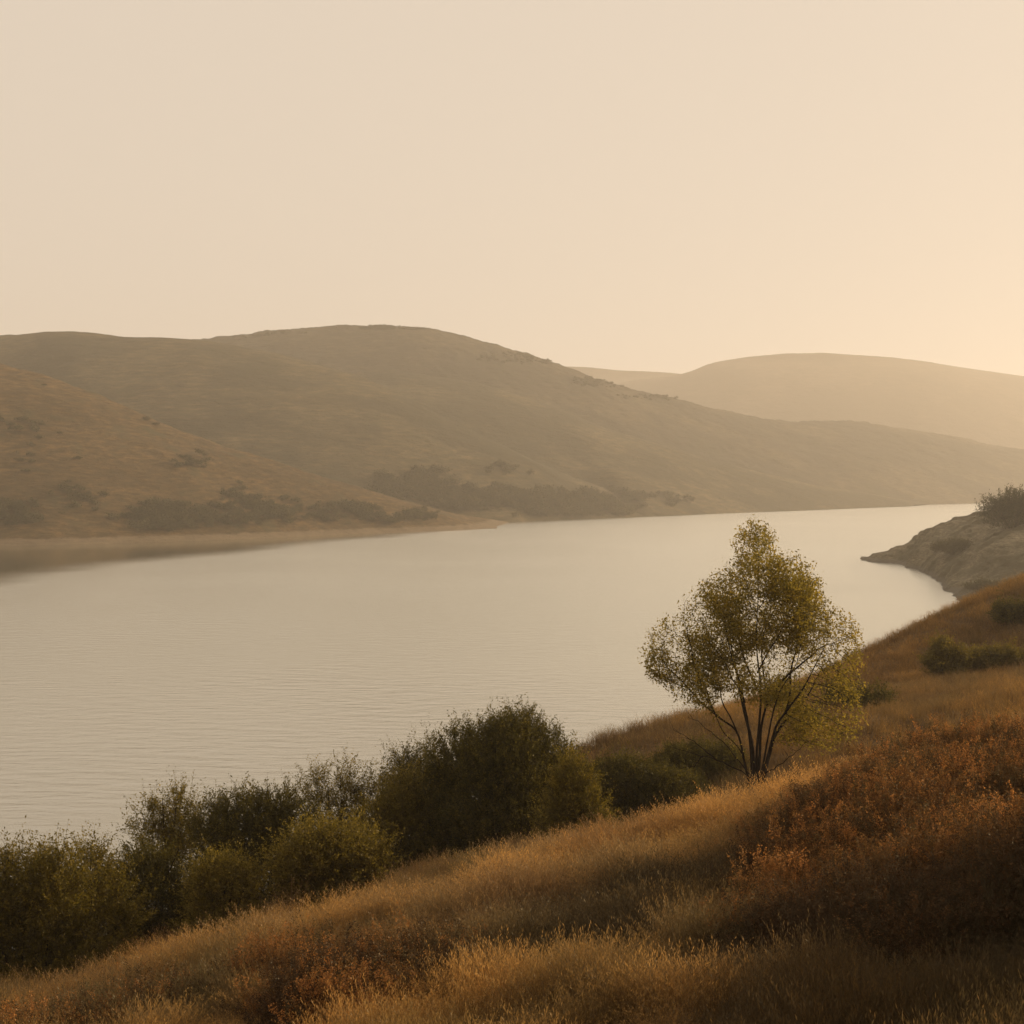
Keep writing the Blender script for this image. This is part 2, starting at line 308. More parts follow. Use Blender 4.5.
mb = N(nt, 'ShaderNodeMix'); mb.data_type = 'FLOAT'; L.new(calm.outputs[0], mb.inputs[0]); L.new(pr, mb.inputs[2]); mb.inputs[3].default_value = .04; L.new(mb.outputs[0], b1.inputs['Strength'])
gl = N(nt, 'ShaderNodeBsdfGlossy'); L.new(rg_.outputs[0], gl.inputs['Roughness']); gl.inputs['Color'].default_value = (.95, .955, .91, 1); L.new(b2.outputs[0], gl.inputs['Normal'])
fr = N(nt, 'ShaderNodeFresnel'); fr.inputs['IOR'].default_value = 1.333
pw = N(nt, 'ShaderNodeMath', operation='POWER'); pw.inputs[1].default_value = .38; L.new(fr.outputs[0], pw.inputs[0])
mx = N(nt, 'ShaderNodeMixShader'); L.new(pw.outputs[0], mx.inputs[0]); L.new(dfs.outputs[0], mx.inputs[1]); L.new(gl.outputs[0], mx.inputs[2])
o = N(nt, 'ShaderNodeOutputMaterial'); L.new(mx.outputs[0], o.inputs[0])
o = mesh_np('water', [(-S, -400, 0), (S, -400, 0), (S, S, 0), (-S, S, 0)], [(0, 1, 2, 3)], M_water); tag(o, 'calm pale lake with fine ripples', 'lake', kind='structure')

# ------------------------------------------------------------------ plants
def unit(v): return v / np.maximum(np.linalg.norm(v, axis=-1, keepdims=True), 1e-9)
def leaves_mesh(pos, dr, length, width, r, tint):
    """diamond leaves, folded slightly: (n,3) positions, directions"""
    n = len(pos); side = unit(np.cross(dr, r.normal(size=(n, 3)))); nm = np.cross(side, dr)
    L_ = length[:, None]; Wd = width[:, None]
    a = pos; b_ = pos + dr * L_ * .45 + side * Wd * .5 + nm * Wd * .15; c_ = pos + dr * L_; d_ = pos + dr * L_ * .45 - side * Wd * .5 + nm * Wd * .15
    V = np.stack([a, b_, c_, d_], 1).reshape(-1, 3); Fq = np.arange(n * 4).reshape(n, 4)
    return V, Fq, np.repeat(tint, 4)
class Tubes:
    def __init__(s): s.V = []; s.F = []; s.n = 0
    def add(s, path, rad, k=6):
        path = np.asarray(path, float); m = len(path)
        tg = unit(np.gradient(path, axis=0)); ref = np.array([.3, .1, 1.0]) if abs(tg[0][2]) < .9 else np.array([1.0, .2, 0])
        a = unit(np.cross(tg, ref)); b_ = np.cross(tg, a); ang = np.arange(k) * 2 * math.pi / k
        ring = path[:, None] + (a[:, None] * np.cos(ang)[None, :, None] + b_[:, None] * np.sin(ang)[None, :, None]) * np.asarray(rad)[:, None, None]
        s.V.append(ring.reshape(-1, 3)); i = np.arange(m * k).reshape(m, k) + s.n
        s.F.append(np.stack([i[:-1], np.roll(i, -1, 1)[:-1], np.roll(i, -1, 1)[1:], i[1:]], -1).reshape(-1, 4)); s.n += m * k
    def build(s, name, mat, parent): return mesh_np(name, np.concatenate(s.V), np.concatenate(s.F), mat, parent, smooth=True)
def sticks(p0, p1, rad, r):
    """many thin tapering three-sided twigs p0 -> p1"""
    n = len(p0); d = unit(p1 - p0); a = unit(np.cross(d, r.normal(size=(n, 3)))); b_ = np.cross(d, a)
    vs = []
    for q in range(3):
        an = q * 2 * math.pi / 3; off = a * math.cos(an) + b_ * math.sin(an)
        vs += [p0 + off * rad[:, None], p1 + off * rad[:, None] * .35]
    V = np.stack(vs, 1).reshape(-1, 3); base = np.arange(n)[:, None] * 6
    Fq = np.concatenate([base + np.array([[2 * q, (2 * q + 2) % 6, (2 * q + 3) % 6, 2 * q + 1]]) for q in range(3)])
    return V, Fq

def shrub_geo(lobes, seed, nshoot, lps, sl, ll, spread=.55, up=.75, shell=.45, lw=.42):
    """lobes (cx,cy,cz,rx,ry,rz) around the base at the origin. lps leaves per shoot, sl shoot length, ll leaf length."""
    r = np.random.default_rng(seed); lob = np.array(lobes, float)
    w = (lob[:, 3] * lob[:, 4] * lob[:, 5]) ** .75; w /= w.sum(); li = r.choice(len(lob), nshoot, p=w)
    q = unit(r.normal(size=(nshoot, 3))); q[:, 2] = np.where(q[:, 2] < -.85, -q[:, 2], q[:, 2])
    rad = r.random(nshoot) ** shell
    p = lob[li, :3] + q * lob[li, 3:] * rad[:, None] * .88
    p[:, 2] = np.maximum(p[:, 2], -.35 if ll < .1 else .05)
    dr = unit(q * np.array([1, 1, .6]) * spread + np.array([0, 0, up]) + r.normal(size=(nshoot, 3)) * .28)
    L_ = sl * (.5 + r.random(nshoot) * .9) * (.55 + .45 * rad)
    bend = r.normal(size=(nshoot, 3)) * .12
    t = (np.arange(lps)[None, :] + r.random((nshoot, lps))) / lps
    pos = p[:, None] + dr[:, None] * (L_[:, None] * t)[..., None] + bend[:, None] * (t ** 2 * L_[:, None])[..., None] * 2
    pos += r.normal(size=pos.shape) * ll * .45
    ld = unit(dr[:, None] * .5 + r.normal(size=pos.shape) * .75)
    n = nshoot * lps
    tint = np.clip(.42 + .16 * r.normal(size=(nshoot, 1)) + .16 * r.normal(size=(nshoot, lps)) + .12 * t, 0, 1).ravel()
    length = ll * (.6 + .8 * r.random(n)); V, Fq, tt = leaves_mesh(pos.reshape(-1, 3), ld.reshape(-1, 3), length, length * lw, r, tint)
    end = p + dr * L_[:, None] + bend * L_[:, None] * 2
    return V, Fq, tt, p, end
def shrub(name, loc, lobes, mat, seed, label, cat='shrub', group=None, nshoot=900, lps=26, sl=.6, ll=.05, parts=True, stemr=.03, nstem=9, spread=.55, up=.75, shell=.45, lw=.42, barem=None):
    V, Fq, tt, p, e = shrub_geo(lobes, seed, nshoot, lps, sl, ll, spread, up, shell, lw)
    root = empty(name, loc); tag(root, label, cat, group)
    mesh_np('foliage', V, Fq, mat, root, attrs={'tint': tt})
    r = np.random.default_rng(seed + 5); tb = Tubes(); lob = np.array(lobes, float)
    for k in range(nstem):
        l = lob[k % len(lob)]; tip = l[:3] + r.normal(size=3) * l[3:] * .35 + np.array([0, 0, l[5] * .3]); tip[2] = max(tip[2], .2)
        b0 = np.array([l[0] * .25 + r.normal() * .08, l[1] * .25 + r.normal() * .08, -.15]); mid = b0 * .5 + tip * .5 + np.array([0, 0, .12 * tip[2]]) + r.normal(size=3) * .05
        tb.add(catmull([b0, mid, tip], 9), np.linspace(stemr, stemr * .25, 9), 5)
    sub = slice(0, len(p), 2); V2, F2 = sticks(p[sub], e[sub], np.full(len(p[sub]), .0035), r)
    tb.V.append(V2); tb.F.append(F2 + tb.n); tb.build('stem', barem or M_twig, root)
    return root

def px(d): return d / F       # metres per picture pixel at distance d
def bush_at(name, u, v, d, lobes_px, mat, seed, label, depth=.8, **kw):
    """(u, v): foot of the bush; lobes_px (du, dv up, ru, rv) in picture pixels at distance d, turned into metres"""
    x, y, _ = P(u, v, d); z = gz(x, y); m = px(d); zz = P(u, v, d)[2]
    r = np.random.default_rng(seed + 77)
    lob = [(a * m, (r.random() - .5) * ru * m * .9, b_ * m + (zz - z), ru * m, max(ru, 1) * m * depth, rv * m) for a, b_, ru, rv in lobes_px]
    mr = max(q[2] for q in lobes_px); lob += [(0, 0, .35, mr * m, mr * m * .8, .5)] + [(e_ * mr * m * .75, .1, .45, mr * m * .6, mr * m * .6, .6) for e_ in (-1, 1)]; kw['sl'] = kw.get('sl', .6) * .8; kw['ll'] = kw.get('ll', .05) * 1.15; kw['nshoot'] = int(kw.get('nshoot', 900) * (2.3 if d < 50 else 1.2))
    return shrub(name, (x, y, z), lob, mat, seed, label, **kw)
GB = 'green shrubs lined up below the grassy crest'
bush_at('shrub', 40, 955, 29, [(-25, 55, 45, 48), (20, 70, 34, 42), (-60, 50, 40, 40), (5, 25, 60, 30), (-45, 22, 34, 24), (-5, 14, 30, 22)], M_bushol, 101, 'olive shrub with loose feathery top at the bottom left corner of the shrub row', group=GB, nshoot=1900)
bush_at('shrub', 88, 948, 30, [(0, 60, 30, 44), (20, 30, 38, 30), (-15, 30, 30, 26)], M_bushol, 102, 'upright olive shrub between the corner shrub and the dark low one', group=GB, nshoot=800)
bush_at('shrub', 140, 930, 32, [(0, 45, 38, 36), (28, 30, 34, 30), (-22, 24, 30, 26)], M_bushdk, 103, 'low dark rounded shrub in front of the airy one at left', group=GB, nshoot=900)
bush_at('shrub', 170, 900, 36, [(-18, 70, 22, 34), (8, 85, 22, 30), (26, 60, 26, 30), (0, 40, 42, 34)], M_bushol, 104, 'tall airy open shrub with sky-lit sprays, left of the big dark dome', group=GB, nshoot=950, lps=20, sl=.62, shell=.6, spread=.9, up=.55)
bush_at('shrub', 252, 893, 35, [(0, 62, 46, 46), (36, 70, 32, 34), (-36, 60, 30, 34), (4, 28, 66, 34)], M_bushdk, 105, 'wide dark dome shrub left of the centre of the row', group=GB, nshoot=1900)
bush_at('shrub', 222, 905, 30, [(0, 22, 30, 22), (18, 14, 24, 18), (-20, 12, 22, 16)], M_bushyl, 106, 'small yellow-green bush at the foot of the wide dark dome', group=GB, nshoot=700, sl=.62, ll=.045, shell=.6)
bush_at('shrub', 340, 855, 40, [(-22, 58, 22, 34), (8, 62, 22, 34), (34, 55, 24, 30), (4, 28, 50, 30)], M_bushol, 107, 'thin-topped open shrub rising behind the front yellowish one', group=GB, nshoot=950, lps=20, sl=.62, shell=.6, spread=.7, up=.7)
bush_at('shrub', 330, 888, 31, [(0, 34, 40, 30), (28, 26, 34, 26), (-26, 22, 32, 24)], M_bushyl, 108, 'broad yellowish shrub touching the grass, below the open thin-topped one', group=GB, nshoot=1300, sl=.7, shell=.6)
bush_at('shrub', 405, 860, 36, [(0, 45, 34, 42), (22, 30, 30, 32), (-20, 24, 34, 30)], M_bushol, 109, 'mid-sized olive shrub tucked against the left side of the largest bush', group=GB, nshoot=1000)
bush_at('shrub', 415, 838, 41, [(-12, 62, 22, 30), (12, 70, 24, 30), (0, 34, 36, 34)], M_bushdk, 110, 'sparse dark shrub with spiky sprays rising behind the left of the largest bush', group=GB, nshoot=800, lps=20, sl=.62, shell=.6, spread=.8, up=.6)
bush_at('large_shrub', 502, 848, 36, [(0, 88, 52, 50), (40, 72, 44, 50), (-38, 76, 42, 46), (60, 48, 36, 44), (-62, 42, 38, 38), (0, 40, 86, 44), (18, 104, 34, 34)], M_bushdk, 111, 'largest, tallest dark rounded bush at the centre of the row', group=GB, nshoot=4200, sl=.55, ll=.05, stemr=.05, nstem=14)
bush_at('shrub', 572, 838, 33.5, [(0, 42, 26, 40), (12, 20, 24, 24)], M_bushol, 112, 'narrow lighter olive shrub against the right side of the largest bush', group=GB, nshoot=700)
bush_at('shrub', 625, 815, 42, [(0, 34, 36, 26), (34, 26, 36, 24), (-26, 24, 30, 24), (60, 18, 34, 20)], M_bushdk, 113, 'low spreading dark shrub between the largest bush and the tree', group=GB, nshoot=1700, sl=.45)
bush_at('shrub', 700, 790, 44, [(0, 24, 34, 20), (28, 20, 30, 18), (-30, 20, 28, 18)], M_bushdk, 114, 'low dark thicket shrub just left of the tree trunk', group=GB, nshoot=1200, sl=.4)
GR = 'shrubs on the grassy rise at right'
bush_at('shrub', 858, 742, 54, [(0, 16, 30, 17), (26, 20, 24, 14), (-24, 10, 22, 12)], M_bushdk, 116, 'dark low shrub in the hollow right of the tree', group=GR, nshoot=900, sl=.45, ll=.06)
bush_at('shrub', 948, 672, 68, [(-4, 15, 14, 18), (10, 10, 14, 13), (-16, 7, 10, 9)], M_bushol, 117, 'domed olive shrub midway up the grassy rise at right', group=GR, nshoot=800, sl=.6, ll=.08)
bush_at('shrub', 984, 668, 69, [(0, 6, 14, 8), (20, 9, 13, 12), (34, 5, 12, 7)], M_bushol, 118, 'low shrub just right of the domed one on the rise', group=GR, nshoot=800, sl=.6, ll=.08)
bush_at('shrub', 1018, 642, 76, [(0, 18, 20, 18), (16, 22, 18, 16)], M_bushdk, 119, 'shrub at the right edge near the top of the grassy rise', group=GR, nshoot=700, sl=.7, ll=.09)

# rocky headland bushes
def hill_z(label, x, y):
    V = HILLS[label]; d = (V[..., 0] - x) ** 2 + (V[..., 1] - y) ** 2; i = np.unravel_index(np.argmin(d), d.shape); return V[i][2]
HL = 'bare grey rocky headland pointing left into the lake, at the right edge'
def on_hill(label, u, v, name, lobes_px, mat, seed, text, **kw):
    V = HILLS[label]; m_ = V.reshape(-1, 3); pu = 512 + m_[:, 0] / m_[:, 1] * F; pv = HV + (H - m_[:, 2]) / m_[:, 1] * F
    e = (pu - u) ** 2 + (pv - v) ** 2; nn = np.argsort(e)[:6]; k = nn[np.argmin(m_[nn, 1])]
    x, y, z = m_[k]; s = px(y); r = np.random.default_rng(seed)
    lob = [(a * s, (r.random() - .5) * ru * s, b_ * s, ru * s, ru * s * .9, rv * s) for a, b_, ru, rv in lobes_px]
    return shrub(name, (x, y, z), lob, mat, seed, text, **kw)
on_hill(HL, 1015, 527, 'large_shrub', [(0, 8, 34, 14), (2, 20, 26, 18), (-22, 16, 16, 14), (26, 16, 28, 28), (48, 12, 28, 24)], M_headleaf, 131, 'big dark bush on top of the grey rocky headland', cat='bush', nshoot=3200, lps=20, sl=1.4, ll=.28, stemr=.12, nstem=10)
on_hill(HL, 954, 551, 'shrub', [(0, 4, 20, 9), (-12, 3, 12, 6), (12, 4, 14, 7)], M_farleaf, 132, 'flat grey-green scrub patch on the slope of the rocky headland', nshoot=900, lps=16, sl=.7, ll=.22, stemr=.06)
on_hill(HL, 988, 590, 'shrub', [(0, 3, 20, 7), (14, 3, 14, 6)], M_farleaf, 133, 'low dull scrub at the foot of the rocky headland near the grass ridge', nshoot=700, lps=16, sl=.6, ll=.2, stemr=.06)

# ------------------------------------------------------------------ the tree
def make_tree():
    d = 33.0; m = px(d); U0, V0 = 757, 783
    base = G(U0, V0, d); off = P(U0, V0, d)[2] - base[2]
    r = np.random.default_rng(5)
    def T(u, v, dy=0): return np.array([(u - U0) * m, dy, (V0 - v) * m + off])
    lobes = [(757, 552, 22, 34), (757, 572, 30, 30), (738, 592, 32, 32), (722, 612, 26, 30), (783, 590, 34, 34), (806, 606, 26, 28), (688, 640, 38, 26), (662, 654, 20, 26), (676, 676, 26, 18), (706, 676, 26, 18), (820, 632, 34, 28), (757, 634, 52, 34), (712, 652, 34, 24), (828, 668, 30, 30), (800, 668, 34, 26), (836, 690, 24, 30), (700, 612, 22, 22), (706, 592, 14, 16), (846, 640, 16, 24), (846, 672, 16, 24), (800, 705, 34, 30), (840, 715, 20, 26), (818, 738, 24, 18), (762, 680, 40, 20), (690, 694, 26, 12), (730, 574, 15, 16), (788, 568, 17, 18), (735, 620, 40, 34), (790, 625, 36, 30)]
    att = []
    for (u, v, ru, rv) in lobes:
        c_ = T(u, v, (r.random() - .5) * 1.2); k = int(ru * rv * .34)
        q = unit(r.normal(size=(k, 3))) * (r.random((k, 1)) ** .4); att.append(c_ + q * np.array([ru * m, ru * m * 1.1, rv * m]))
    att = np.concatenate(att)
    # scaffold stems
    paths = [([(755, 783, 0), (759, 720, .05), (758, 660, 0), (757, 600, 0), (757, 545, 0)], .055),
             ([(752, 783, -.08), (746, 730, -.2), (742, 690, -.3), (728, 655, -.35), (722, 615, -.3)], .048),
             ([(750, 783, .05), (738, 735, .1), (716, 715, .3), (690, 690, .4), (664, 664, .4)], .05),
             ([(758, 783, .1), (764, 735, .3), (768, 700, .4), (764, 650, .4), (775, 600, .3)], .042),
             ([(761, 783, -.05), (770, 735, -.2), (782, 710, -.4), (800, 680, -.5), (822, 640, -.5)], .045),
             ([(748, 783, -.1), (738, 748, -.5), (715, 720, -.8), (700, 690, -.9), (684, 650, -.9)], .035),
             ([(764, 783, .1), (774, 750, .5), (792, 728, .8), (815, 700, .9), (832, 670, .9)], .035),
             ([(757, 783, .15), (752, 730, .5), (744, 690, .8), (735, 640, .9), (740, 600, .9)], .035),
             ([(759, 783, -.15), (762, 740, -.5), (772, 690, -.8), (790, 650, -.9), (798, 610, -.8)], .035),
             ([(743, 700, -.28), (728, 670, -.1), (708, 640, 0)], .02), ([(757, 690, 0), (744, 655, .2), (733, 620, .3), (728, 590, .3)], .02), ([(757, 672, 0), (772, 640, -.2), (786, 612, -.3), (794, 585, -.3)], .02),
             ([(768, 708, .38), (790, 675, .2), (815, 652, .1), (836, 640, 0)], .02), ([(716, 715, .3), (702, 682, .1), (690, 650, 0), (686, 628, 0)], .02), ([(738, 735, .1), (722, 700, -.2), (712, 672, -.3), (700, 640, -.4)], .02),
             ([(782, 710, -.4), (790, 680, -.1), (795, 650, .1), (808, 612, .2)], .02), ([(757, 620, 0), (748, 590, .2), (742, 562, .3)], .015), ([(757, 610, 0), (770, 582, -.2), (776, 560, -.3)], .015), ([(690, 690, .4), (668, 680, .2), (650, 672, .1)], .012)]
    nodes = []; par = []; 
    for pth, rad in paths:
        pp = catmull([T(*q) for q in pth], 22)
        if pth[0][1] > 780: pp[0][2] -= .3
        pp[1:-1] += r.normal(size=(20, 3)) * .012; kk = np.arange(1, 21); ph = r.random(3) * 6.28; pp[1:-1] += np.stack([np.sin(kk * .55 + ph[0]), np.sin(kk * .5 + ph[1]), 0 * kk], 1) * .035 * np.sin(kk / 21 * math.pi)[:, None]
        for k, q in enumerate(pp):
            nodes.append(q); par.append(-1 if k == 0 else len(nodes) - 2)
    nodes = list(nodes); step = .13; alive = np.ones(len(att), bool); arr = np.array(nodes)
    for it in range(60):
        if not alive.any(): break
        A_ = att[alive]; dd = np.linalg.norm(A_[:, None] - arr[None], axis=2); near = dd.argmin(1); dmin = dd.min(1)
        ok = dmin < 2.0; new = []; npar = []
        for nid in np.unique(near[ok]):
            v = unit(A_[(near == nid) & ok] - arr[nid]).mean(0) + r.normal(size=3) * .18 + np.array([0, 0, .12])
            nn = arr[nid] + unit(v) * step
            new.append(nn); npar.append(nid)
        if not new: break
        new = np.array(new); dn = np.linalg.norm(new[:, None] - arr[None], axis=2).min(1); keep = dn > step * .45
        if not keep.any(): break
        arr = np.concatenate([arr, new[keep]]); par += [p for p, k in zip(npar, keep) if k]
        da = np.linalg.norm(att[:, None] - new[keep][None], axis=2).min(1); alive &= da > .13
    par = np.array(par); n = len(arr); area = np.zeros(n); kids = [[] for _ in range(n)]
    for i in range(n):
        if par[i] >= 0: kids[par[i]].append(i)
    order = []; st = [i for i in range(n) if par[i] < 0]
    while st:
        i = st.pop(); order.append(i); st += kids[i]
    for i in reversed(order):
        area[i] = max(sum(area[k] for k in kids[i]), .0048 ** 2)
    rad = np.minimum(np.sqrt(area) ** 1.0 * .62, .085); hh = np.clip(arr[:, 2] / 5.2, 0, 1); rad = np.maximum(rad * (1.6 - 1.2 * hh), .003)
    root = empty('tree', base); tag(root, 'lone multi-stemmed tree with thin olive leaves, standing on the crest of the slope', 'tree')
    tb = Tubes(); done = set()
    for s in order:     # draw chains, following the thickest child
        starts = [s] if par[s] < 0 else []
        if len(kids[s]) > 1:
            big = max(kids[s], key=lambda k: area[k]); starts += [k for k in kids[s] if k != big]
        for q in starts:
            ch = [par[q]] if par[q] >= 0 else []
            i = q
            while True:
                ch.append(i)
                if not kids[i]: break
                i = max(kids[i], key=lambda k: area[k])
            if len(ch) < 2: continue
            rr = rad[ch].copy(); 
            if par[q] >= 0: rr[0] = rr[1]
            rr[-1] *= .5
            pth = arr[ch].copy()
            if len(pth) > 3: pth[1:-1] = .5 * pth[1:-1] + .25 * (pth[:-2] + pth[2:])
            tb.add(pth, rr, 6 if rr.max() > .015 else 4)
    # dead lower branches
    db = Tubes(); 
    for pth in ([(752, 778, 0), (725, 762, -.2), (700, 752, -.4), (665, 742, -.5)], [(715, 758, -.3), (690, 738, -.2), (672, 728, -.2)], [(762, 772, -.2), (785, 755, -.4), (802, 738, -.5)], [(700, 752, -.4), (690, 760, -.6), (676, 762, -.7)], [(750, 775, .1), (728, 748, .3), (705, 728, .4), (690, 720, .4)]):
        pp = catmull([T(*q) for q in pth], 14); pp[1:-1] += r.normal(size=(12, 3)) * .015; db.add(pp, np.linspace(.014, .004, 14), 5)
        for k in range(5, 14, 2):
            e = pp[k] + np.array([r.normal() * .15 - .1, r.normal() * .15, .05 + r.random() * .2]); db.add([pp[k], (pp[k] + e) / 2 + r.normal(size=3) * .02, e], [.006, .004, .002], 3)
    db.build('dead_branch', M_bark, root)
    # leaves on the thin outer nodes
    thin = np.where(rad < .013)[0]; tips = arr[thin]; print('thin', len(tips)); tips = tips[(tips[:, 2] > (V0 - 752) * m)]
    reps = 22; nt_ = len(tips)
    # patchy density
    dens = .72 + 1.5 * fbm(tips[:, 0] * 1.6 + 40, tips[:, 2] * 1.6, 91, 3); reps_ = np.clip((reps * dens), 3, 30).astype(int)
    c_ = np.repeat(tips, reps_, 0); nn = len(c_)
    pos = c_ + r.normal(size=(nn, 3)) * .075; dr = unit(r.normal(size=(nn, 3)) + np.array([0, 0, -.1]))
    ln = .06 * (.6 + .8 * r.random(nn)); tint = np.clip(np.repeat(.45 + .2 * r.normal(size=nt_), reps_) + .15 * r.normal(size=nn), 0, 1)
    V, Fq, tt = leaves_mesh(pos, dr, ln, ln * .55, r, tint)
    mesh_np('crown', V, Fq, M_willow, root, attrs={'tint': tt})
    k = r.random(len(tips)) < .5; V2, F2 = sticks(tips[k], tips[k] + unit(r.normal(size=(k.sum(), 3)) + np.array([0, 0, .4])) * .14, np.full(k.sum(), .003), r)
    tb.V.append(V2); tb.F.append(F2 + tb.n); tb.build('trunk', M_bark, root)
    print('tree nodes', n, 'leaves', nn)
make_tree()

# ------------------------------------------------------------------ far scrub
def far_proto(seed, size, ll, nshoot=110, lps=12):
    r = np.random.default_rng(seed)
    lob = [(r.normal() * .35, r.normal() * .35, .35 + r.random() * .25, .55 + r.random() * .3, .55 + r.random() * .3, .4 + r.random() * .2) for _ in range(4)]
    V, Fq, tt, p, e = shrub_geo(lob, seed, nshoot, lps, .35, ll, .6, .6, .4, .7)
    return V * size, Fq, tt, (p * size)
protos = []
LA = 'golden brown grassy hill sloping down to a low spit, nearest on the left shore'
def hill_pick(label, u, v):
    m_ = HILLS[label].reshape(-1, 3); pu = 512 + m_[:, 0] / m_[:, 1] * F; pv = HV + (H - m_[:, 2]) / m_[:, 1] * F
    e = (pu - u) ** 2 + (pv - v) ** 2; nn = np.argsort(e)[:5]; k = nn[np.argmin(m_[nn, 1])]; return m_[k]
lone = [(12, 424, 12, 'dark shrub near the left edge, highest of those on the near left hill'), (20, 460, 13, 'dark shrub at the left edge just above the middle of the near left hill'),
        (28, 471, 11, 'rounded shrub just below and right of the left-edge shrub of the near hill'), (45, 385, 7, 'tiny shrub high on the crest line of the near left hill'), (78, 458, 12, 'brownish shrub halfway up the near left hill'), (145, 419, 12, 'dark shrub on the crest line of the near left hill'),
        (156, 424, 9, 'small shrub on the crest just right of the dark crest shrub'), (187, 457, 13, 'wide soft shrub on the upper slope below the middle of the left crest line'), (203, 466, 9, 'smaller shrub downhill right of the wide soft shrub'), (232, 490, 13, 'dull shrub low on the middle of the near left hill'),
        (247, 497, 10, 'little shrub just downhill of the dull shrub on the middle of the left hill'), (285, 497, 12, 'shrub low on the right half of the near left hill'), (300, 505, 9, 'shrub just above the shoreline brush on the right half of the near left hill'), (330, 505, 12, 'shrub above the shoreline near the start of the spit'), (352, 511, 9, 'last small shrub before the spit'), (60, 432, 8, 'faint small shrub on the upper left hill slope')]
proto_obj = []
for k in range(4):
    V, Fq, tt, p = far_proto(300 + k, 1.0, .11, 150, 12)
    root = empty('hillside_shrub', (0, 0, 0)); f = mesh_np('foliage', V, Fq, M_farleaf, root, attrs={'tint': tt})
    proto_obj.append((root, f))
used = [False] * 4
for k, (u, v, w, lab) in enumerate(lone):
    x, y, z = hill_pick(LA, u, v); s = w * px(y) * .42; q = k % 4; root, f = proto_obj[q]
    if used[q]:
        r2 = root.copy(); COL.objects.link(r2); f2 = f.copy(); COL.objects.link(f2); f2.parent = r2; root = r2
    used[q] = True
    root.location = (x, y, z - .15); root.scale = (s, s, s * .62); root.rotation_euler = (0, 0, k * 1.7)
    tag(root, lab, 'shrub', 'scattered shrubs on the near left hill')

def scrub_mass(name, label, hill, patches, seed, size=(1.2, 2.4), extra=0):
    """patches (u, v, ru, rv, count) where the photograph shows a brush mass"""
    r = np.random.default_rng(seed); VV = []; FF = []; TT = []; off = 0
    pr_ = [far_proto(500 + k, 1.0, .2, 50, 9) for k in range(4)]
    m_ = HILLS[hill].reshape(-1, 3); pu = 512 + m_[:, 0] / m_[:, 1] * F; pv = HV + (H - m_[:, 2]) / m_[:, 1] * F
    nrow = HILLS[hill].shape[1]; front = (np.arange(len(m_)) % nrow) < (nrow * .64)
    for (u, v, ru, rv, cnt) in patches:
        e = ((pu - u) / ru) ** 2 + ((pv - v) / rv) ** 2; cand = np.where((e < 1) & front & (m_[:, 2] > .6))[0]
        if not len(cand): continue
        prob = np.exp(-e[cand] * 1.8) * (.4 + fbm(m_[cand, 0] / 9, m_[cand, 1] / 9, seed, 3).clip(-.35, .6)); area = m_[cand, 1] ** 0; prob = prob / prob.sum()
        for i in r.choice(cand, cnt, p=prob):
            V, Fq, tt, _ = pr_[r.integers(4)]; s = (size[0] + r.random() * (size[1] - size[0])) ; a = r.random() * 6.28
            R = np.array([[math.cos(a), -math.sin(a), 0], [math.sin(a), math.cos(a), 0], [0, 0, .8]])
            VV.append((V * s) @ R.T + m_[i] + np.array([r.normal() * 1.5, r.normal() * 1.5, -.2])); FF.append(Fq + off); TT.append(np.clip(tt + r.normal() * .15, 0, 1)); off += len(V)
    o = mesh_np(name, np.concatenate(VV), np.concatenate(FF), M_farleaf, attrs={'tint': np.concatenate(TT)})
    tag(o, label, 'scrub', kind='stuff')
scrub_mass('scrub', 'soft dark brush along the foot of the near left hill', LA, [(150, 518, 32, 15, 130), (185, 516, 40, 14, 150), (240, 512, 40, 14, 110), (285, 511, 34, 12, 80), (340, 512, 40, 10, 90), (400, 516, 40, 7, 60), (20, 510, 30, 16, 50), (75, 500, 40, 18, 26), (20, 440, 30, 40, 14), (190, 462, 22, 12, 14), (236, 490, 20, 10, 14)], 71, (1.1, 2.3))
LB = 'broad tan hill behind the left shore with a long spur down to the water'
scrub_mass('scrub', 'hazy dark thickets low on the broad tan hill above the far shore', LB, [(420, 487, 52, 17, 330), (460, 498, 40, 14, 160), (510, 500, 45, 18, 240), (560, 504, 40, 14, 180), (600, 502, 34, 18, 240), (505, 470, 40, 10, 14)], 72, (1.4, 3.2))
LC = 'long low tan spur in the middle distance running right along the far shore'
scrub_mass('scrub', 'faint brush patches on the long low spur by the far shore', LC, [(600, 502, 44, 15, 150), (655, 500, 40, 8, 30)], 73, (1.6, 3.2))
LD = 'highest brown hill on the skyline at centre, falling away to the right'
scrub_mass('scrub', 'small bushes roughening the skyline of the highest hill', LD, [(540, 358, 70, 7, 120), (610, 382, 50, 6, 120), (400, 326, 160, 4, 120), (250, 334, 60, 4, 50), (660, 397, 50, 4, 60)], 74, (.9, 1.9))

